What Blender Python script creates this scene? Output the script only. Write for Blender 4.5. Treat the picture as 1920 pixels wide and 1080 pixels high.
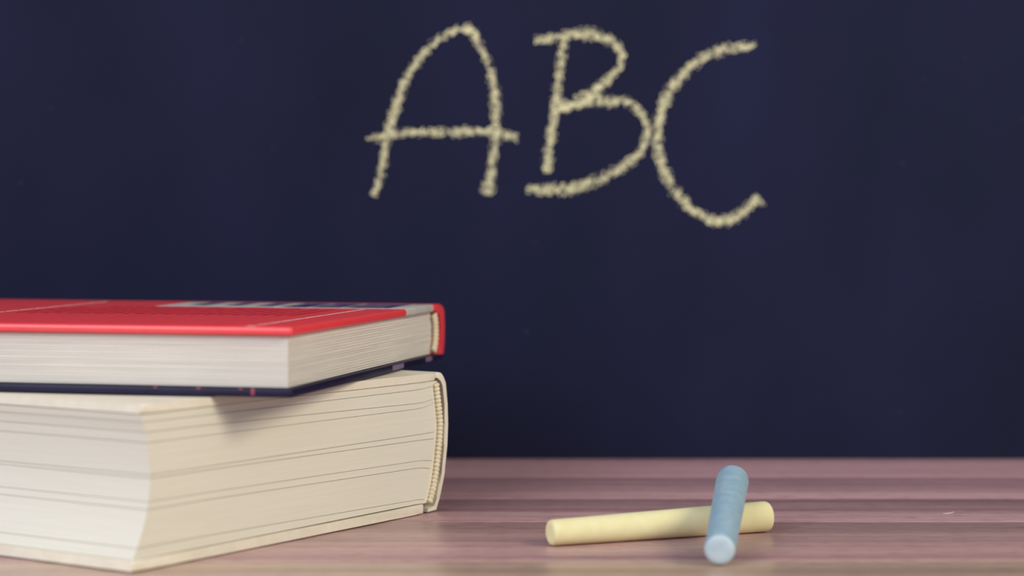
import bpy, bmesh, math, random
from mathutils import Vector, Matrix, noise

for _o in list(bpy.data.objects):
    bpy.data.objects.remove(_o, do_unlink=True)
scene = bpy.context.scene
COL = scene.collection
MM = 0.001

# ------------------------------------------------------------------ camera
CAM_H = 0.10187
PITCH = 0.03576
cam_data = bpy.data.cameras.new('camera')
cam = bpy.data.objects.new('camera', cam_data)
COL.objects.link(cam)
cam_data.sensor_width = 36.0
cam_data.lens = 3945.67 / 1920.0 * 36.0
cam_data.clip_start = 0.01
cam.location = (0, 0, CAM_H)
cam.rotation_euler = (math.pi / 2 - PITCH, 0, 0)
cam_data.dof.use_dof = True
cam_data.dof.focus_distance = 0.690
cam_data.dof.aperture_fstop = 7.0
scene.camera = cam

# ------------------------------------------------------------------ world, lights, exposure
world = bpy.data.worlds.new('room_light')
scene.world = world
world.use_nodes = True
wbg = world.node_tree.nodes['Background']
wbg.inputs['Color'].default_value = (0.86, 0.84, 1.0, 1)
wbg.inputs['Strength'].default_value = 0.46


def area_light(name, loc, target, size, energy, color):
    d = bpy.data.lights.new(name, 'AREA')
    d.shape = 'RECTANGLE'
    d.size, d.size_y = size
    d.energy = energy
    d.color = color
    o = bpy.data.objects.new(name, d)
    COL.objects.link(o)
    o.location = loc
    o.rotation_euler = (Vector(target) - Vector(loc)).to_track_quat('-Z', 'Y').to_euler()
    return o


area_light('window_light', (-2.1, -2.0, 1.75), (0, 0.65, 0.03), (1.8, 1.8), 82, (0.94, 0.98, 1.0))
area_light('warm_room_lamp', (1.20, -0.30, 0.85), (0.0, 0.65, 0.03), (0.55, 0.55), 17.0, (1.0, 0.92, 0.68))

scene.view_settings.view_transform = 'Standard'
scene.view_settings.look = 'None'
scene.view_settings.gamma = 1
scene.view_settings.use_curve_mapping = False
scene.view_settings.exposure = 0.0


# ------------------------------------------------------------------ helpers
def srgb(r, g, b):
    def c(v):
        v /= 255.0
        return v / 12.92 if v <= 0.04045 else ((v + 0.055) / 1.055) ** 2.4
    return (c(r), c(g), c(b), 1)


def base_mat(name, rough=0.6, spec=0.4):
    m = bpy.data.materials.new(name)
    m.use_nodes = True
    nt = m.node_tree
    b = nt.nodes['Principled BSDF']
    b.inputs['Roughness'].default_value = rough
    b.inputs['Specular IOR Level'].default_value = spec
    return m, nt, b


def noise_mat(name, c1, c2, scale=(1, 1, 1), nscale=50.0, detail=4.0, rough=0.6, spec=0.4,
              bump=0.0, bdist=0.0002, lo=0.35, hi=0.65):
    """two-tone noise in object coordinates, optional bump from the same noise"""
    m, nt, b = base_mat(name, rough, spec)
    N, L = nt.nodes, nt.links
    tc = N.new('ShaderNodeTexCoord')
    mp = N.new('ShaderNodeMapping')
    mp.inputs['Scale'].default_value = scale
    L.new(tc.outputs['Object'], mp.inputs['Vector'])
    nz = N.new('ShaderNodeTexNoise')
    nz.inputs['Scale'].default_value = nscale
    nz.inputs['Detail'].default_value = detail
    L.new(mp.outputs['Vector'], nz.inputs['Vector'])
    rp = N.new('ShaderNodeValToRGB')
    rp.color_ramp.elements[0].position = lo
    rp.color_ramp.elements[1].position = hi
    rp.color_ramp.elements[0].color = c1
    rp.color_ramp.elements[1].color = c2
    L.new(nz.outputs['Fac'], rp.inputs['Fac'])
    L.new(rp.outputs['Color'], b.inputs['Base Color'])
    if bump:
        bp = N.new('ShaderNodeBump')
        bp.inputs['Strength'].default_value = bump
        bp.inputs['Distance'].default_value = bdist
        L.new(nz.outputs['Fac'], bp.inputs['Height'])
        L.new(bp.outputs['Normal'], b.inputs['Normal'])
    return m


def link(name, bm, mat, parent=None, smooth=False):
    bmesh.ops.recalc_face_normals(bm, faces=bm.faces[:])
    me = bpy.data.meshes.new(name)
    bm.to_mesh(me)
    bm.free()
    if smooth:
        for f in me.polygons:
            f.use_smooth = True
    me.materials.append(mat)
    o = bpy.data.objects.new(name, me)
    COL.objects.link(o)
    if parent:
        o.parent = parent
    return o


def auto_smooth(o, ang=35):
    me = o.data
    for f in me.polygons:
        f.use_smooth = True
    me.set_sharp_from_angle(angle=math.radians(ang))


def tag(o, label=None, cat=None, group=None, kind=None):
    if label:
        o['label'] = label
    if cat:
        o['category'] = cat
    if group:
        o['group'] = group
    if kind:
        o['kind'] = kind
    return o


def empty(name, loc, rz=0.0):
    o = bpy.data.objects.new(name, None)
    o.empty_display_size = 0.01
    COL.objects.link(o)
    o.location = loc
    o.rotation_euler = (0, 0, rz)
    return o


def add_box(bm, x0, x1, y0, y1, z0, z1, bevel=0.0, seg=3):
    r = bmesh.ops.create_cube(bm, size=1.0)
    vs = r['verts']
    for v in vs:
        v.co = Vector(((x0 + x1) / 2 + v.co.x * (x1 - x0),
                       (y0 + y1) / 2 + v.co.y * (y1 - y0),
                       (z0 + z1) / 2 + v.co.z * (z1 - z0)))
    if bevel:
        es = list({e for v in vs for e in v.link_edges})
        bmesh.ops.bevel(bm, geom=es, offset=bevel, segments=seg, profile=0.5, affect='EDGES')


def box_obj(name, dims, mat, parent, bevel=0.0, seg=3):
    bm = bmesh.new()
    add_box(bm, *[d * MM for d in dims], bevel=bevel * MM, seg=seg)
    o = link(name, bm, mat, parent)
    auto_smooth(o, 30)
    return o


def extrude_profile(bm, prof, y0, y1, bevel=0.0):
    """closed polygon prof [(x, z)] extruded along y"""
    a = [bm.verts.new((x, y0, z)) for x, z in prof]
    b = [bm.verts.new((x, y1, z)) for x, z in prof]
    n = len(prof)
    f0 = bm.faces.new(a)
    f1 = bm.faces.new(list(reversed(b)))
    for i in range(n):
        j = (i + 1) % n
        bm.faces.new((a[i], b[i], b[j], a[j]))
    if bevel:
        bmesh.ops.bevel(bm, geom=list(f0.edges) + list(f1.edges), offset=bevel, segments=2,
                        profile=0.5, affect='EDGES')


def lerp_tab(tab, t):
    if t <= tab[0][0]:
        return tab[0][1]
    for (a, va), (b, vb) in zip(tab, tab[1:]):
        if t <= b:
            k = (t - a) / (b - a)
            return va + (vb - va) * k
    return tab[-1][1]


def smooth_tab(tab, t):
    """Catmull-Rom through a table [(t, v)]"""
    if t <= tab[0][0]:
        return tab[0][1]
    if t >= tab[-1][0]:
        return tab[-1][1]
    for i in range(len(tab) - 1):
        a, b = tab[i], tab[i + 1]
        if a[0] <= t <= b[0]:
            p = tab[max(i - 1, 0)]
            n = tab[min(i + 2, len(tab) - 1)]
            h = b[0] - a[0]
            k = (t - a[0]) / h
            m0 = (b[1] - p[1]) / (b[0] - p[0]) * h
            m1 = (n[1] - a[1]) / (n[0] - a[0]) * h
            return ((2 * k**3 - 3 * k**2 + 1) * a[1] + (k**3 - 2 * k**2 + k) * m0
                    + (-2 * k**3 + 3 * k**2) * b[1] + (k**3 - k**2) * m1)


def catmull(pts, n=8):
    out = []
    for i in range(len(pts) - 1):
        p0 = Vector(pts[max(i - 1, 0)]); p1 = Vector(pts[i])
        p2 = Vector(pts[i + 1]); p3 = Vector(pts[min(i + 2, len(pts) - 1)])
        for k in range(n):
            t = k / n
            out.append(0.5 * ((2 * p1) + (p2 - p0) * t + (2 * p0 - 5 * p1 + 4 * p2 - p3) * t * t
                              + (3 * p1 - p0 - 3 * p2 + p3) * t**3))
    out.append(Vector(pts[-1]))
    return out


# ------------------------------------------------------------------ materials
def wood_material():
    m, nt, b = base_mat('striped_table_wood', 0.34, 0.45)
    N, L = nt.nodes, nt.links
    tc = N.new('ShaderNodeTexCoord')

    def stretched(scale, detail, sy=1.0, sx=0.02):
        mp = N.new('ShaderNodeMapping')
        mp.inputs['Scale'].default_value = (sx, sy, 1)
        L.new(tc.outputs['Object'], mp.inputs['Vector'])
        nz = N.new('ShaderNodeTexNoise')
        nz.inputs['Scale'].default_value = scale
        nz.inputs['Detail'].default_value = detail
        nz.inputs['Roughness'].default_value = 0.6
        L.new(mp.outputs['Vector'], nz.inputs['Vector'])
        return nz
    broad = stretched(70, 3)
    fine = stretched(420, 5, 1.0, 0.035)
    pores = stretched(1300, 3, 1.0, 0.09)
    rp = N.new('ShaderNodeValToRGB')
    e = rp.color_ramp.elements
    e[0].position, e[0].color = 0.30, srgb(162, 128, 130)
    e[1].position, e[1].color = 0.72, srgb(206, 174, 170)
    k = e.new(0.5); k.color = srgb(187, 153, 151)
    L.new(broad.outputs['Fac'], rp.inputs['Fac'])
    rp2 = N.new('ShaderNodeValToRGB')
    e = rp2.color_ramp.elements
    e[0].position, e[0].color = 0.30, (0.78, 0.74, 0.75, 1)
    e[1].position, e[1].color = 0.62, (1.08, 1.06, 1.05, 1)
    L.new(fine.outputs['Fac'], rp2.inputs['Fac'])
    mul = N.new('ShaderNodeMix'); mul.data_type = 'RGBA'; mul.blend_type = 'MULTIPLY'
    mul.inputs['Factor'].default_value = 0.75
    L.new(rp.outputs['Color'], mul.inputs['A'])
    L.new(rp2.outputs['Color'], mul.inputs['B'])
    rp3 = N.new('ShaderNodeValToRGB')
    e = rp3.color_ramp.elements
    e[0].position, e[0].color = 0.36, (0.66, 0.61, 0.62, 1)
    e[1].position, e[1].color = 0.50, (1.04, 1.04, 1.04, 1)
    L.new(pores.outputs['Fac'], rp3.inputs['Fac'])
    mul3 = N.new('ShaderNodeMix'); mul3.data_type = 'RGBA'; mul3.blend_type = 'MULTIPLY'
    mul3.inputs['Factor'].default_value = 0.8
    L.new(mul.outputs['Result'], mul3.inputs['A'])
    L.new(rp3.outputs['Color'], mul3.inputs['B'])
    # each stave's own tone, with a purple shade cast put into the far ones
    at = N.new('ShaderNodeAttribute'); at.attribute_type = 'OBJECT'; at.attribute_name = 'tone'
    mul2 = N.new('ShaderNodeMix'); mul2.data_type = 'RGBA'; mul2.blend_type = 'MULTIPLY'
    mul2.inputs['Factor'].default_value = 1.0
    L.new(mul3.outputs['Result'], mul2.inputs['A'])
    L.new(at.outputs['Color'], mul2.inputs['B'])
    L.new(mul2.outputs['Result'], b.inputs['Base Color'])
    bp = N.new('ShaderNodeBump')
    bp.inputs['Strength'].default_value = 0.25
    bp.inputs['Distance'].default_value = 0.0002
    L.new(fine.outputs['Fac'], bp.inputs['Height'])
    L.new(bp.outputs['Normal'], b.inputs['Normal'])
    return m


def board_material():
    m, nt, b = base_mat('navy_chalkboard_paint', 0.8, 0.12)
    N, L = nt.nodes, nt.links
    tc = N.new('ShaderNodeTexCoord')
    mp = N.new('ShaderNodeMapping')
    mp.inputs['Rotation'].default_value = (0, math.radians(32), 0)
    mp.inputs['Scale'].default_value = (1.0, 1.0, 0.55)
    L.new(tc.outputs['Object'], mp.inputs['Vector'])
    nz = N.new('ShaderNodeTexNoise')
    nz.inputs['Scale'].default_value = 13
    nz.inputs['Detail'].default_value = 5
    L.new(mp.outputs['Vector'], nz.inputs['Vector'])
    rp = N.new('ShaderNodeValToRGB')
    e = rp.color_ramp.elements
    e[0].position, e[0].color = 0.32, srgb(25, 29, 51)
    e[1].position, e[1].color = 0.74, srgb(32, 35, 66)
    L.new(nz.outputs['Fac'], rp.inputs['Fac'])
    # sparse specks of old chalk dust
    n2 = N.new('ShaderNodeTexNoise')
    n2.inputs['Scale'].default_value = 240
    n2.inputs['Detail'].default_value = 1
    L.new(tc.outputs['Object'], n2.inputs['Vector'])
    r2 = N.new('ShaderNodeValToRGB')
    e = r2.color_ramp.elements
    e[0].position, e[0].color = 0.76, (0, 0, 0, 1)
    e[1].position, e[1].color = 0.84, (0.12, 0.12, 0.12, 1)
    L.new(n2.outputs['Fac'], r2.inputs['Fac'])
    mx = N.new('ShaderNodeMix'); mx.data_type = 'RGBA'
    L.new(r2.outputs['Color'], mx.inputs['Factor'])
    L.new(rp.outputs['Color'], mx.inputs['A'])
    mx.inputs['B'].default_value = srgb(120, 118, 130)
    L.new(mx.outputs['Result'], b.inputs['Base Color'])
    return m


M_WOOD = wood_material()
M_BOARD = board_material()
M_CHALKMARK = noise_mat('pale_yellow_chalk_marks', srgb(214, 210, 166), srgb(232, 228, 188), nscale=400, rough=0.95, spec=0.1)
M_PAGE_THICK = noise_mat('cream_page_edges', srgb(226, 224, 211), srgb(230, 228, 217), scale=(0.02, 0.02, 1),
                         nscale=1100, detail=3, rough=0.8, spec=0.15, bump=0.10, bdist=0.00012)
M_PAGE_RED = noise_mat('grey_white_page_edges', srgb(214, 210, 203), srgb(224, 220, 213), scale=(0.02, 0.02, 1),
                       nscale=1800, detail=3, rough=0.8, spec=0.15, bump=0.05, bdist=0.00012)
M_CREAM = noise_mat('cream_paper_cover', srgb(230, 225, 208), srgb(236, 231, 216), nscale=260, rough=0.62, spec=0.3,
                    bump=0.12, bdist=0.0002)
M_HEADBAND = noise_mat('cream_headband_thread', srgb(224, 214, 182), srgb(240, 232, 208), nscale=900, rough=0.8, spec=0.2)
M_RED = noise_mat('glossy_red_cover', srgb(239, 65, 73), srgb(242, 70, 78), nscale=120, rough=0.36, spec=0.9)
M_REDTEXT = noise_mat('dark_red_print', srgb(176, 24, 42), srgb(184, 28, 46), nscale=200, rough=0.4, spec=0.4)
M_NAVY = noise_mat('navy_cover', srgb(20, 18, 48), srgb(25, 23, 56), nscale=160, rough=0.45, spec=0.3)
M_PRINTGREY = noise_mat('pale_grey_print', srgb(186, 184, 180), srgb(200, 198, 192), nscale=160, rough=0.45, spec=0.4)
M_PRINTWHITE = noise_mat('white_print', srgb(222, 216, 214), srgb(232, 226, 222), nscale=160, rough=0.45, spec=0.4)
M_PRINTNAVY = noise_mat('navy_print', srgb(36, 40, 84), srgb(52, 62, 116), nscale=140, rough=0.45, spec=0.4)
M_MAUVE = noise_mat('mauve_print', srgb(112, 96, 124), srgb(128, 110, 136), nscale=160, rough=0.5, spec=0.4)
M_SPECK = noise_mat('faded_red_print', srgb(140, 62, 84), srgb(158, 70, 92), nscale=160, rough=0.5, spec=0.4)
M_YELLOW = noise_mat('yellow_chalk', srgb(226, 219, 171), srgb(230, 224, 181), nscale=240, detail=6, rough=0.92, spec=0.1,
                     bump=0.15, bdist=0.0002)
M_BLUE = noise_mat('blue_chalk', srgb(140, 173, 196), srgb(158, 184, 199), nscale=260, detail=6, rough=0.92, spec=0.1,
                   bump=0.1, bdist=0.0002, lo=0.36, hi=0.66)
M_BLUE_END = noise_mat('dusty_pale_blue_chalk_end', srgb(176, 197, 213), srgb(190, 207, 217), nscale=260, rough=0.95, spec=0.1)

# ------------------------------------------------------------------ the table: staves running across the picture
BOARD_Y = 0.86715
table = empty('table', (0, 0, 0))
tag(table, 'reddish brown wooden table top of long staves carrying the books and chalk sticks', 'table')
joints = [0.930, 0.8067, 0.7470, 0.6904, 0.6119, 0.548, 0.485, 0.42, 0.355, 0.29, 0.225, 0.16]
tones = [(1.0, 0.95, 1.10), (1.02, 0.98, 1.10), (0.99, 0.96, 1.05), (1.03, 1.02, 1.03), (1.20, 1.33, 1.10),  # far staves are tinted bluer to carry the purple of the shadow tones
         (1.0, 0.98, 0.96), (1.05, 1.05, 1.0), (0.96, 0.95, 0.95), (1.02, 1.0, 1.0), (0.95, 0.95, 0.95), (1.0, 1.0, 1.0)]
for i in range(len(joints) - 1):
    y1, y0 = joints[i] - 0.0002, joints[i + 1] + 0.0002
    bm = bmesh.new()
    add_box(bm, -0.9, 0.9, y0, y1, -0.026, 0.0, bevel=0.0004, seg=2)
    o = link('plank', bm, M_WOOD, table)
    auto_smooth(o, 30)
    o['tone'] = [float(c) for c in tones[i]]
# dark stringing set into the joint between two staves, and the glue lines
bm = bmesh.new()
add_box(bm, -0.9, 0.9, 0.161, 0.929, -0.03, -0.0262)
core = link('backing_board', bm, M_WOOD, table)
core['tone'] = [0.5, 0.45, 0.45]

for lx in (-0.84, 0.84):
    for ly in (0.20, 0.88):
        bm = bmesh.new()
        add_box(bm, lx - 0.03, lx + 0.03, ly - 0.03, ly + 0.03, -0.74, -0.0305, bevel=0.003, seg=2)
        o = link('leg', bm, M_WOOD, table)
        auto_smooth(o, 30)
        o['tone'] = [0.9, 0.88, 0.88]

# ------------------------------------------------------------------ the room behind and below
M_PLASTER = noise_mat('grey_plaster', srgb(150, 150, 156), srgb(160, 160, 165), nscale=30, rough=0.9, spec=0.2)
M_FLOOR = noise_mat('dark_floor', srgb(92, 80, 74), srgb(108, 94, 86), scale=(0.1, 1, 1), nscale=12, rough=0.6, spec=0.3)
bm = bmesh.new()
add_box(bm, -1.6, 1.6, 0.94, 1.04, -0.74, 1.6)
tag(link('wall_back', bm, M_PLASTER), 'plain grey plaster wall behind the chalkboard', kind='structure')
bm = bmesh.new()
add_box(bm, -1.6, 1.6, -1.6, 1.04, -0.79, -0.7405)
tag(link('floor', bm, M_FLOOR), 'dark floor under the table', kind='structure')

# ------------------------------------------------------------------ the chalkboard
bm = bmesh.new()
add_box(bm, -0.8, 0.8, 0, 0.018, 0, 0.60, bevel=0.001, seg=2)
board = link('chalkboard', bm, M_BOARD)
auto_smooth(board, 30)
board.location = (0, BOARD_Y, 0.0002)
tag(board, 'dark navy chalkboard with chalk writing standing behind the table', 'chalkboard')

cP, sP = math.cos(PITCH), math.sin(PITCH)


def on_board(px, py):
    """where a point of the handwriting lies on the board, in metres (x, z)"""
    F = 3945.67
    dx, dz = (px - 960) / F, (540 - py) / F
    wx, wy, wz = dx, cP + dz * sP, -sP + dz * cP
    t = BOARD_Y / wy
    return wx * t, CAM_H + wz * t


def zoomed(pts, sc, ox, oy):
    return [(ox + x / sc, oy + y / sc, w / sc) for x, y, w in pts]


A_ = lambda p: zoomed(p, 2.919, 660, 30)
B_ = lambda p: zoomed(p, 2.634, 960, 30)
LETTERS = [
    ('A', [A_([(120, 990, 34), (165, 840, 46), (185, 690, 48), (215, 590, 56), (243, 490, 58), (275, 385, 52), (330, 295, 46),
               (390, 212, 46), (460, 142, 46), (530, 98, 46), (590, 78, 46), (655, 72, 54)]),
           A_([(640, 72, 50), (668, 98, 56), (694, 152, 46), (735, 250, 46), (768, 350, 50), (785, 450, 56), (786, 560, 54), (786, 640, 54),
               (778, 740, 50), (768, 830, 48), (756, 900, 60), (736, 980, 78)]),
           A_([(110, 678, 40), (200, 655, 48), (320, 640, 44), (450, 638, 50), (600, 636, 54), (700, 633, 48), (800, 640, 54),
               (870, 662, 50), (912, 676, 46)]),
           A_([(70, 671, 9), (112, 676, 16)])]),
    ('B', [B_([(255, 100, 40), (245, 200, 42), (232, 320, 46), (215, 440, 50), (200, 540, 48), (185, 640, 52), (170, 775, 58)]),
           B_([(112, 128, 46), (160, 120, 46), (240, 104, 44), (300, 95, 54), (370, 90, 60), (440, 103, 54), (500, 138, 48), (540, 180, 40),
               (540, 230, 42), (500, 292, 42), (440, 345, 56), (380, 405, 76), (300, 442, 64), (236, 457, 54)]),
           B_([(420, 425, 46), (480, 428, 50), (540, 418, 46), (610, 450, 44), (655, 510, 44), (668, 570, 42), (655, 640, 42), (620, 690, 44),
               (550, 745, 50), (450, 800, 56), (350, 838, 58), (250, 860, 62), (150, 864, 60), (72, 853, 40)]),
           B_([(228, 452, 56), (270, 448, 66), (330, 428, 66), (400, 402, 60)])]),
    ('C', [B_([(1206, 153, 46), (1120, 157, 46), (1040, 170, 52), (950, 205, 50), (870, 265, 52), (810, 330, 52), (765, 400, 58), (735, 480, 52),
               (722, 560, 50), (720, 640, 56), (735, 720, 54), (770, 810, 56), (820, 890, 54), (890, 960, 56), (960, 1000, 52),
               (1040, 1016, 56), (1100, 1000, 48), (1170, 950, 54), (1228, 903, 66)])]),
]
rnd = random.Random(21)
PXM = 0.86715 / 3945.67      # metres on the board for a picture pixel


def letter_mesh(strokes):
    """a layer of many small raised flecks of chalk left along every stroke"""
    bm = bmesh.new()
    for st in strokes:
        pts = [(*on_board(x, y), w * PXM * 1.06) for x, y, w in st]
        path = catmull(pts, 10)
        for a, b in zip(path, path[1:]):
            seg = Vector((b.x - a.x, b.y - a.y))
            ln = seg.length
            if ln < 1e-7:
                continue
            nrm = Vector((-seg.y, seg.x)) / ln
            w = (a.z + b.z) / 2
            n = int(ln * w * 1e6 * 5.0) + 1
            for _ in range(n):
                t = rnd.random()
                s = max(-1.05, min(1.05, rnd.gauss(0, 0.5)))
                c = Vector((a.x, a.y)) + seg * t + nrm * (s * w * 0.5)
                g = noise.noise(Vector((c.x * 900, c.y * 900, 7.4)))
                g2 = noise.noise(Vector((c.x * 320, c.y * 320, 8.7)))
                if g * 1.1 + g2 * 0.35 + rnd.uniform(-0.3, 0.3) < -0.27 + 0.34 * abs(s) ** 2:
                    continue
                r = rnd.uniform(0.16, 0.42) * MM
                k = 5
                a0 = rnd.random() * 6.28
                top = bm.verts.new((c.x, -rnd.uniform(0.05, 0.14) * MM, c.y))
                ring = []
                for q in range(k):
                    rr = r * rnd.uniform(0.7, 1.2)
                    ring.append(bm.verts.new((c.x + math.cos(a0 + q * 6.2832 / k) * rr, -0.00001,
                                              c.y + math.sin(a0 + q * 6.2832 / k) * rr)))
                for q in range(k):
                    bm.faces.new((top, ring[q], ring[(q + 1) % k]))
    return bm


for ch, strokes in LETTERS:
    bm = letter_mesh(strokes)
    me = bpy.data.meshes.new('chalk_letter')
    bm.normal_update()
    bm.to_mesh(me)
    bm.free()
    me.materials.append(M_CHALKMARK)
    o = bpy.data.objects.new('chalk_letter', me)
    COL.objects.link(o)
    o.parent = board
    tag(o, 'capital letter %s handwritten in pale yellow chalk' % ch, kind='stuff')

# ------------------------------------------------------------------ the thick cream book
thick = empty('thick_book', (-0.10653, 0.5923, 0.0003), 0.98402)
tag(thick, 'thick cream hardcover book lying flat on the table under the red book', 'book')
TL = 206.0
TH = 47.4
FORE = [(0, -1.3), (3, -0.9), (8, 1.7), (15, 4.6), (22.7, 6.2), (28.8, 6.3), (38.8, 4.8), (44.2, 2.9), (47.5, 2.7)]
BACK = [(3.0, 139.6), (7, 140.9), (14, 143.3), (20, 144.9), (26.4, 145.9), (34.6, 145.4), (44.7, 144.0)]

# page block: bundles of leaves, each between two of the dark lines
# (z at u=42, z near the spine, bend at the spine)
LINES = [(3.25, 3.5, -1.0), (6.2, 4.9, -1.0), (16.8, 15.6, -1.2), (19.0, 18.0, -0.7), (25.7, 24.9, -0.15), (26.8, 26.9, 0.1),
         (36.0, 35.6, 1.2), (38.9, 37.4, 1.0), (42.0, 42.0, 0.8), (44.4, 44.5, 0.0)]


def line_z(L, u):
    k = (u - 42.0) / (140.0 - 42.0)
    z = L[0] + (L[1] - L[0]) * k
    if u > 134:
        z += L[2] * ((u - 134) / 11.0) ** 2
    if u < 42:
        z = L[0] + (L[1] - L[0]) * max(k, -0.2) * 0.5
    return z


pages = empty('page_block', (0, 0, 0))
pages.parent = thick
for i in range(len(LINES) - 1):
    lo_, hi_ = LINES[i], LINES[i + 1]
    g = 0.075
    us = [0, 6, 15, 30, 60, 90, 115, 128, 134, 137, 139, 141, 143, 145]
    zf0, zf1 = line_z(lo_, 3) + g, line_z(hi_, 3) - g
    zb0, zb1 = line_z(lo_, 143) + g, line_z(hi_, 143) - g
    nf = 2 + int((zf1 - zf0) / 1.2)
    prof = []
    u0, u1 = smooth_tab(FORE, zf0) + 0.3, smooth_tab(BACK, zb0)
    ub = [u0] + [u for u in us if u0 + 1.5 < u < u1 - 0.7] + [u1]
    prof += [(u, line_z(lo_, u) + g) for u in ub]
    for k in range(1, nf):
        z = zb0 + (zb1 - zb0) * k / nf
        prof.append((smooth_tab(BACK, z), z))
    u0t, u1t = smooth_tab(FORE, zf1) + 0.3, smooth_tab(BACK, zb1)
    ut = [u1t] + [u for u in reversed(us) if u0t + 1.5 < u < u1t - 0.7] + [u0t]
    prof += [(u, line_z(hi_, u) - g) for u in ut]
    for k in range(1, nf):
        z = zf1 + (zf0 - zf1) * k / nf
        prof.append((smooth_tab(FORE, z) + 0.3, z))
    bm = bmesh.new()
    extrude_profile(bm, [(x * MM, z * MM) for x, z in prof], (0.5 + 0.06 * (i % 3)) * MM, (TL - 0.5) * MM)
    o = link('page_bundle', bm, M_PAGE_THICK, pages)
    auto_smooth(o, 35)

# covers: slightly wavy boards
def wavy_board(name, x0, x1, z0, z1, seed, rise=0.0):
    bm = bmesh.new()
    n = 28
    prof_b, prof_t = [], []
    for k in range(n + 1):
        u = x0 + (x1 - x0) * k / n
        w = 0.14 * noise.noise(Vector((u * 0.06, seed, 0)))
        lift = rise * (k / n) ** 2
        prof_b.append((u * MM, (z0 + (abs(w) if z0 < 1 else w * 0.5) + lift) * MM))
        prof_t.append((u * MM, (z1 + w + lift) * MM))
    extrude_profile(bm, prof_b + prof_t[::-1], 0, TL * MM, bevel=0.5 * MM)
    o = link(name, bm, M_CREAM, thick)
    auto_smooth(o, 40)
    return o


wavy_board('back_cover', -1.4, 138.6, 0.05, 3.08, 1.3)
wavy_board('front_cover', 2.6, 145.4, 44.58, 47.2, 5.1)

SP_OUT = [(145.5, 47.2), (147.2, 47.35), (148.8, 47.0), (150.3, 45.6), (151.6, 43.4), (152.4, 36.0), (152.9, 30.5), (152.35, 29.6), (152.2, 22.2),
          (150.9, 12.3), (149.0, 8.9), (147.8, 4.6), (146.0, 0.35), (141.2, 0.15)]
SP_IN = [(141.2, 1.5), (144.8, 1.7), (146.2, 4.9), (147.4, 9.4), (149.2, 12.8), (150.4, 22.2), (150.7, 29.6), (150.9, 30.5), (150.6, 36.0),
         (149.8, 42.8), (148.6, 44.6), (147.4, 45.3), (145.5, 45.4)]
bm = bmesh.new()
extrude_profile(bm, [(x * MM, z * MM) for x, z in SP_OUT + SP_IN], -0.1 * MM, (TL + 0.1) * MM, bevel=0.35 * MM)
o = link('spine', bm, M_CREAM, thick)
auto_smooth(o, 28)


def scalloped_band(name, path, y, rad, pitch, parent, mat, depth):
    """a headband: a cord along the path, pinched between its stitches"""
    bm = bmesh.new()
    pts = catmull([(a, b, 0) for a, b in path], 30)
    # even spacing
    d = [0.0]
    for a, b in zip(pts, pts[1:]):
        d.append(d[-1] + (b - a).length)
    tot = d[-1]
    n = int(tot / pitch) * 6
    rings = []
    j = 0
    for i in range(n + 1):
        s = tot * i / n
        while j < len(d) - 2 and d[j + 1] < s:
            j += 1
        k = (s - d[j]) / max(d[j + 1] - d[j], 1e-9)
        c = pts[j].lerp(pts[j + 1], k)
        tg = (pts[j + 1] - pts[j]).normalized()
        nx = Vector((-tg.y, tg.x, 0))
        r = rad * (0.70 + 0.30 * abs(math.sin(math.pi * i / 6)))
        ring = []
        for q in range(10):
            a = 2 * math.pi * q / 10
            o2 = nx * (math.cos(a) * r)
            ring.append(bm.verts.new(((c.x + o2.x) * MM, (y + math.sin(a) * depth * (r / rad)) * MM, (c.y + o2.y) * MM)))
        rings.append(ring)
    for a, b in zip(rings, rings[1:]):
        for q in range(10):
            bm.faces.new((a[q], a[(q + 1) % 10], b[(q + 1) % 10], b[q]))
    bm.faces.new(rings[0]); bm.faces.new(rings[-1])
    return link(name, bm, mat, parent, smooth=True)


HB = [(142.3, 3.2), (144.5, 8.1), (146.1, 13.6), (147.3, 19.5), (148.2, 25.4), (148.45, 30.5), (147.4, 37.2), (146.2, 43.6)]
scalloped_band('headband', HB, 0.3, 1.35, 1.35, thick, M_HEADBAND, 1.0)
bm = bmesh.new()
lin = [(smooth_tab(BACK, q) + 0.05, q) for q in [3.3 + 41.0 * k / 16 for k in range(17)]]
lin += [(smooth_tab([(c[1], c[0]) for c in HB], q) + 1.35, q) for q in [44.3 - 41.0 * k / 16 for k in range(17)]]
extrude_profile(bm, [(x * MM, z * MM) for x, z in lin], 0.9 * MM, (TL - 0.9) * MM)
link('spine_lining', bm, M_CREAM, thick)

# ------------------------------------------------------------------ the red book on top
red = empty('red_book', (-0.06415, 0.6123, 0.0478), 1.33551)
tag(red, 'thinner red hardcover book with navy back lying across the thick cream book', 'book')
RL = 215.0
box_obj('back_cover', (0.1, 152.0, 0.0, RL, 0.0, 2.6), M_NAVY, red, bevel=0.6)
upper = box_obj('front_cover', (0.0, 153.5, 0.0, RL, 18.1, 20.8), M_RED, red, bevel=1.0, seg=6)

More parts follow.
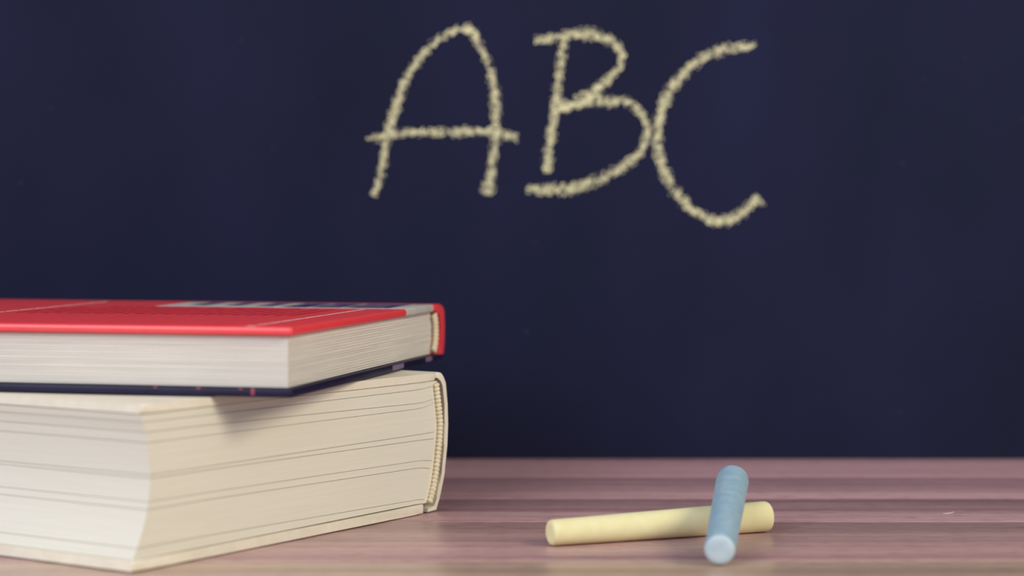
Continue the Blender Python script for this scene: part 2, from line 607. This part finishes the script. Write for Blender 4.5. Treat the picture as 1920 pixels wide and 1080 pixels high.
# page block with a stack of thin uneven gatherings
pg = empty('page_block', (0, 0, 0))
pg.parent = red
rnd2 = random.Random(3)
z = 2.75
zs = [z]
while z < 17.4:
    z += rnd2.uniform(0.55, 1.05)
    zs.append(min(z, 17.95))
zs[-1] = 17.95
for z0, z1 in zip(zs, zs[1:]):
    t = (z0 - 2.75) / 15.2
    back = 155.8 + 2.6 * math.sin(math.pi * t)
    bm = bmesh.new()
    add_box(bm, (2.3 + rnd2.uniform(0, 0.12)) * MM, back * MM, (1.9 + rnd2.uniform(0, 0.28)) * MM, (RL - 2) * MM,
            (z0 + 0.025) * MM, (z1 - 0.025) * MM, bevel=0.10 * MM, seg=1)
    link('page_bundle', bm, M_PAGE_RED, pg)
scalloped_band('headband', [(156.4, 3.4), (158.6, 7.0), (159.2, 10.5), (158.8, 14.0), (157.0, 17.2)], 0.9, 2.0, 1.5, red, M_HEADBAND, 1.1)

S_OUT = [(153.7, 20.8), (160.0, 20.75), (164.5, 20.3), (167.2, 19.2), (168.5, 17.6), (168.6, 12.0), (168.0, 6.0), (167.2, 1.9)]
S_IN = [(161.6, 1.9), (162.0, 6.0), (162.1, 12.0), (161.6, 16.0), (160.6, 17.6), (158.0, 18.3), (153.7, 18.4)]
bm = bmesh.new()
extrude_profile(bm, [(x * MM, z * MM) for x, z in S_OUT + S_IN], 0, RL * MM, bevel=0.45 * MM)
o = link('spine', bm, M_RED, red)
auto_smooth(o, 28)
tag(o, 'red spine')
J_OUT = [(152.3, 0.1), (158.0, 0.3), (163.5, 0.5), (166.6, 1.0), (167.2, 1.8), (165.0, 1.85), (162.0, 2.3), (152.3, 2.5)]
bm = bmesh.new()
extrude_profile(bm, [(x * MM, z * MM) for x, z in J_OUT], 0, RL * MM, bevel=0.2 * MM)
o = link('hinge', bm, M_NAVY, red)
auto_smooth(o, 28)

# print on the upper cover: pale panel that wraps over the edge, navy pictures in it, dashed lines, lines of text
box_obj('printed_panel', (118.0, 153.45, -0.07, 94.0, 18.04, 20.87), M_PRINTGREY, upper, bevel=0.95, seg=6)


def print_patch(name, u0, u1, v0, v1, mat, z=20.9, parent=upper):
    return box_obj(name, (u0, u1, v0, v1, z - 0.06, z), mat, parent)


print_patch('printed_line', 117.2, 118.9, 1.0, 48.0, M_PRINTWHITE, 20.89)
for (u0, u1, v0, v1) in [(120.0, 149.0, 7.0, 23.5), (120.0, 149.0, 25.0, 35.5), (120.0, 149.0, 37.0, 47.0), (126, 149, 52, 58.5),
                         (128, 149, 65, 71.0), (128, 150, 78, 84), (150.3, 153.0, 3, 92)]:
    print_patch('printed_picture', u0, u1, v0, v1, M_PRINTNAVY if u1 < 152 else M_MAUVE)
for (u0, u1, v0, v1) in [(128, 132, 11, 21), (138, 141, 12, 22), (127, 134, 28, 33)]:
    print_patch('printed_caption', u0, u1, v0, v1, M_MAUVE, 20.93)

for v, ua, ub, w in [(13.2, 8.0, 113.0, 0.8), (126.0, 6.0, 150.0, 0.8)]:
    u = ua
    while u < ub:
        print_patch('dash', u, min(u + 8.6, ub), v - w / 2, v + w / 2, M_PRINTWHITE, 20.86)
        u += 10.6
print_patch('printed_mark', 0.6, 3.0, 11.8, 14.4, M_PRINTWHITE, 20.86)
bm = bmesh.new()
rnd3 = random.Random(11)
v = 22.0
while v < 122:
    u = 62.0
    end = 116.0 - rnd3.uniform(0, 14)
    while u < end:
        w = rnd3.uniform(3, 9)
        add_box(bm, u * MM, min(u + w, end) * MM, v * MM, (v + 2.1) * MM, 20.79 * MM, 20.83 * MM)
        u += w + 1.3
    v += 4.8
o = link('printed_text', bm, M_REDTEXT, upper)
tag(o, 'lines of small dark red text', kind='stuff')

# print that wraps onto the edges of the navy cover
lower = [c for c in red.children if c.name.startswith('back_cover')][0]
for (u0, u1) in [(101.5, 115.5), (143.0, 151.5)]:
    box_obj('printed_edge_mark', (u0, u1, -0.06, 1.2, 0.35, 2.45), M_MAUVE, lower, bevel=0.5)
for v0, v1, z0, z1 in [(11.6, 12.9, 0.6, 2.62), (15.5, 16.6, 2.0, 2.64), (28.6, 29.8, 2.0, 2.64), (42.3, 43.4, 2.0, 2.64)]:
    box_obj('printed_edge_speck', (0.02, 0.8, v0, v1, z0, z1), M_SPECK, lower, bevel=0.2)


# ------------------------------------------------------------------ chalk sticks
def chalk_stick(name, p0, p1, r0, r1, mat, end_mat, label, seed):
    """tapered stick from p0 to p1 (axis end points), chipped round rims, worn faces"""
    p0, p1 = Vector(p0), Vector(p1)
    ax = p1 - p0
    L = ax.length
    root_q = ax.to_track_quat('Z', 'Y')
    bm = bmesh.new()
    seg = 40
    stations = [(0.0, 0.0), (0.0, 0.55), (0.00005, 0.80), (0.00035, 0.93), (0.0010, 0.985), (0.0020, 1.0)]
    prof = [(s, lambda r, f=f: r * f) for s, f in stations]
    zs_, rs_ = [], []
    for s, f in stations:
        zs_.append(s); rs_.append(r0 * f)
    for k in range(1, 14):
        t = k / 14
        zs_.append(0.002 + (L - 0.004) * t)
        rs_.append(r0 + (r1 - r0) * t)
    for s, f in reversed(stations):
        zs_.append(L - s); rs_.append(r1 * f)
    rings = []
    for zz, rr in zip(zs_, rs_):
        if rr == 0:
            rings.append([bm.verts.new((0, 0, zz))])
            continue
        ring = []
        for q in range(seg):
            a = 2 * math.pi * q / seg
            n = noise.noise(Vector((math.cos(a) * 2 + seed, math.sin(a) * 2, zz * 60)))
            r = rr * (1 - 0.010 * abs(n))
            ring.append(bm.verts.new((math.cos(a) * r, math.sin(a) * r, zz)))
        rings.append(ring)
    cap_faces = []
    for i, (a, b) in enumerate(zip(rings, rings[1:])):
        for q in range(seg):
            if len(a) == 1:
                f = bm.faces.new((a[0], b[q], b[(q + 1) % seg]))
            elif len(b) == 1:
                f = bm.faces.new((a[q], a[(q + 1) % seg], b[0]))
            else:
                f = bm.faces.new((a[q], a[(q + 1) % seg], b[(q + 1) % seg], b[q]))
            if i < 4 or i >= len(rings) - 5:
                cap_faces.append(f)
    for f in cap_faces:
        f.material_index = 1
    o = link(name, bm, mat, None, smooth=True)
    o.data.materials.append(end_mat)
    o.location = p0
    o.rotation_mode = 'QUATERNION'
    o.rotation_quaternion = root_q
    tag(o, label, 'chalk', 'chalk sticks on the table')
    return o


YR0, YR1 = 0.00400, 0.00485
Y0 = Vector((0.01150, 0.63950, YR0 + 0.0002))
Y1 = Vector((0.08180, 0.66900, YR1 + 0.0002))
chalk_stick('chalk_stick', Y0, Y1, YR0, YR1, M_YELLOW, M_YELLOW,
            'pale yellow chalk stick lying flat on the table beneath the blue one', 1.7)
BR0, BR1 = 0.00448, 0.00525
B0 = Vector((0.0596, 0.6010, BR0 + 0.0004))
B1 = Vector((0.0709, 0.6735, 0.01610))
chalk_stick('chalk_stick', B0, B1, BR0, BR1, M_BLUE, M_BLUE_END,
            'light blue chalk stick leaning across the yellow one towards the camera', 4.2)

# ------------------------------------------------------------------ a pale fibre lying on the table
bm = bmesh.new()
fib = catmull([(-2.1, -1.1, 0.16), (-0.8, -0.3, 0.16), (0.4, 0.1, 0.17), (1.4, 0.9, 0.30), (2.2, 1.2, 0.42)], 6)
rings = []
for i, c in enumerate(fib):
    r = 0.11 * (0.5 + 0.5 * math.sin(math.pi * (i + 0.5) / len(fib)))
    rings.append([bm.verts.new((c.x * MM, (c.y + math.cos(q * 1.0472) * r) * MM, (c.z + math.sin(q * 1.0472) * r) * MM)) for q in range(6)])
for a, b in zip(rings, rings[1:]):
    for q in range(6):
        bm.faces.new((a[q], a[(q + 1) % 6], b[(q + 1) % 6], b[q]))
bm.faces.new(rings[0]); bm.faces.new(rings[-1])
fibre = link('fibre', bm, M_PRINTWHITE, None, smooth=True)
fibre.location = (0.1478, 0.7095, 0.0)
tag(fibre, 'tiny pale fibre lying alone on the bare table', 'fibre')
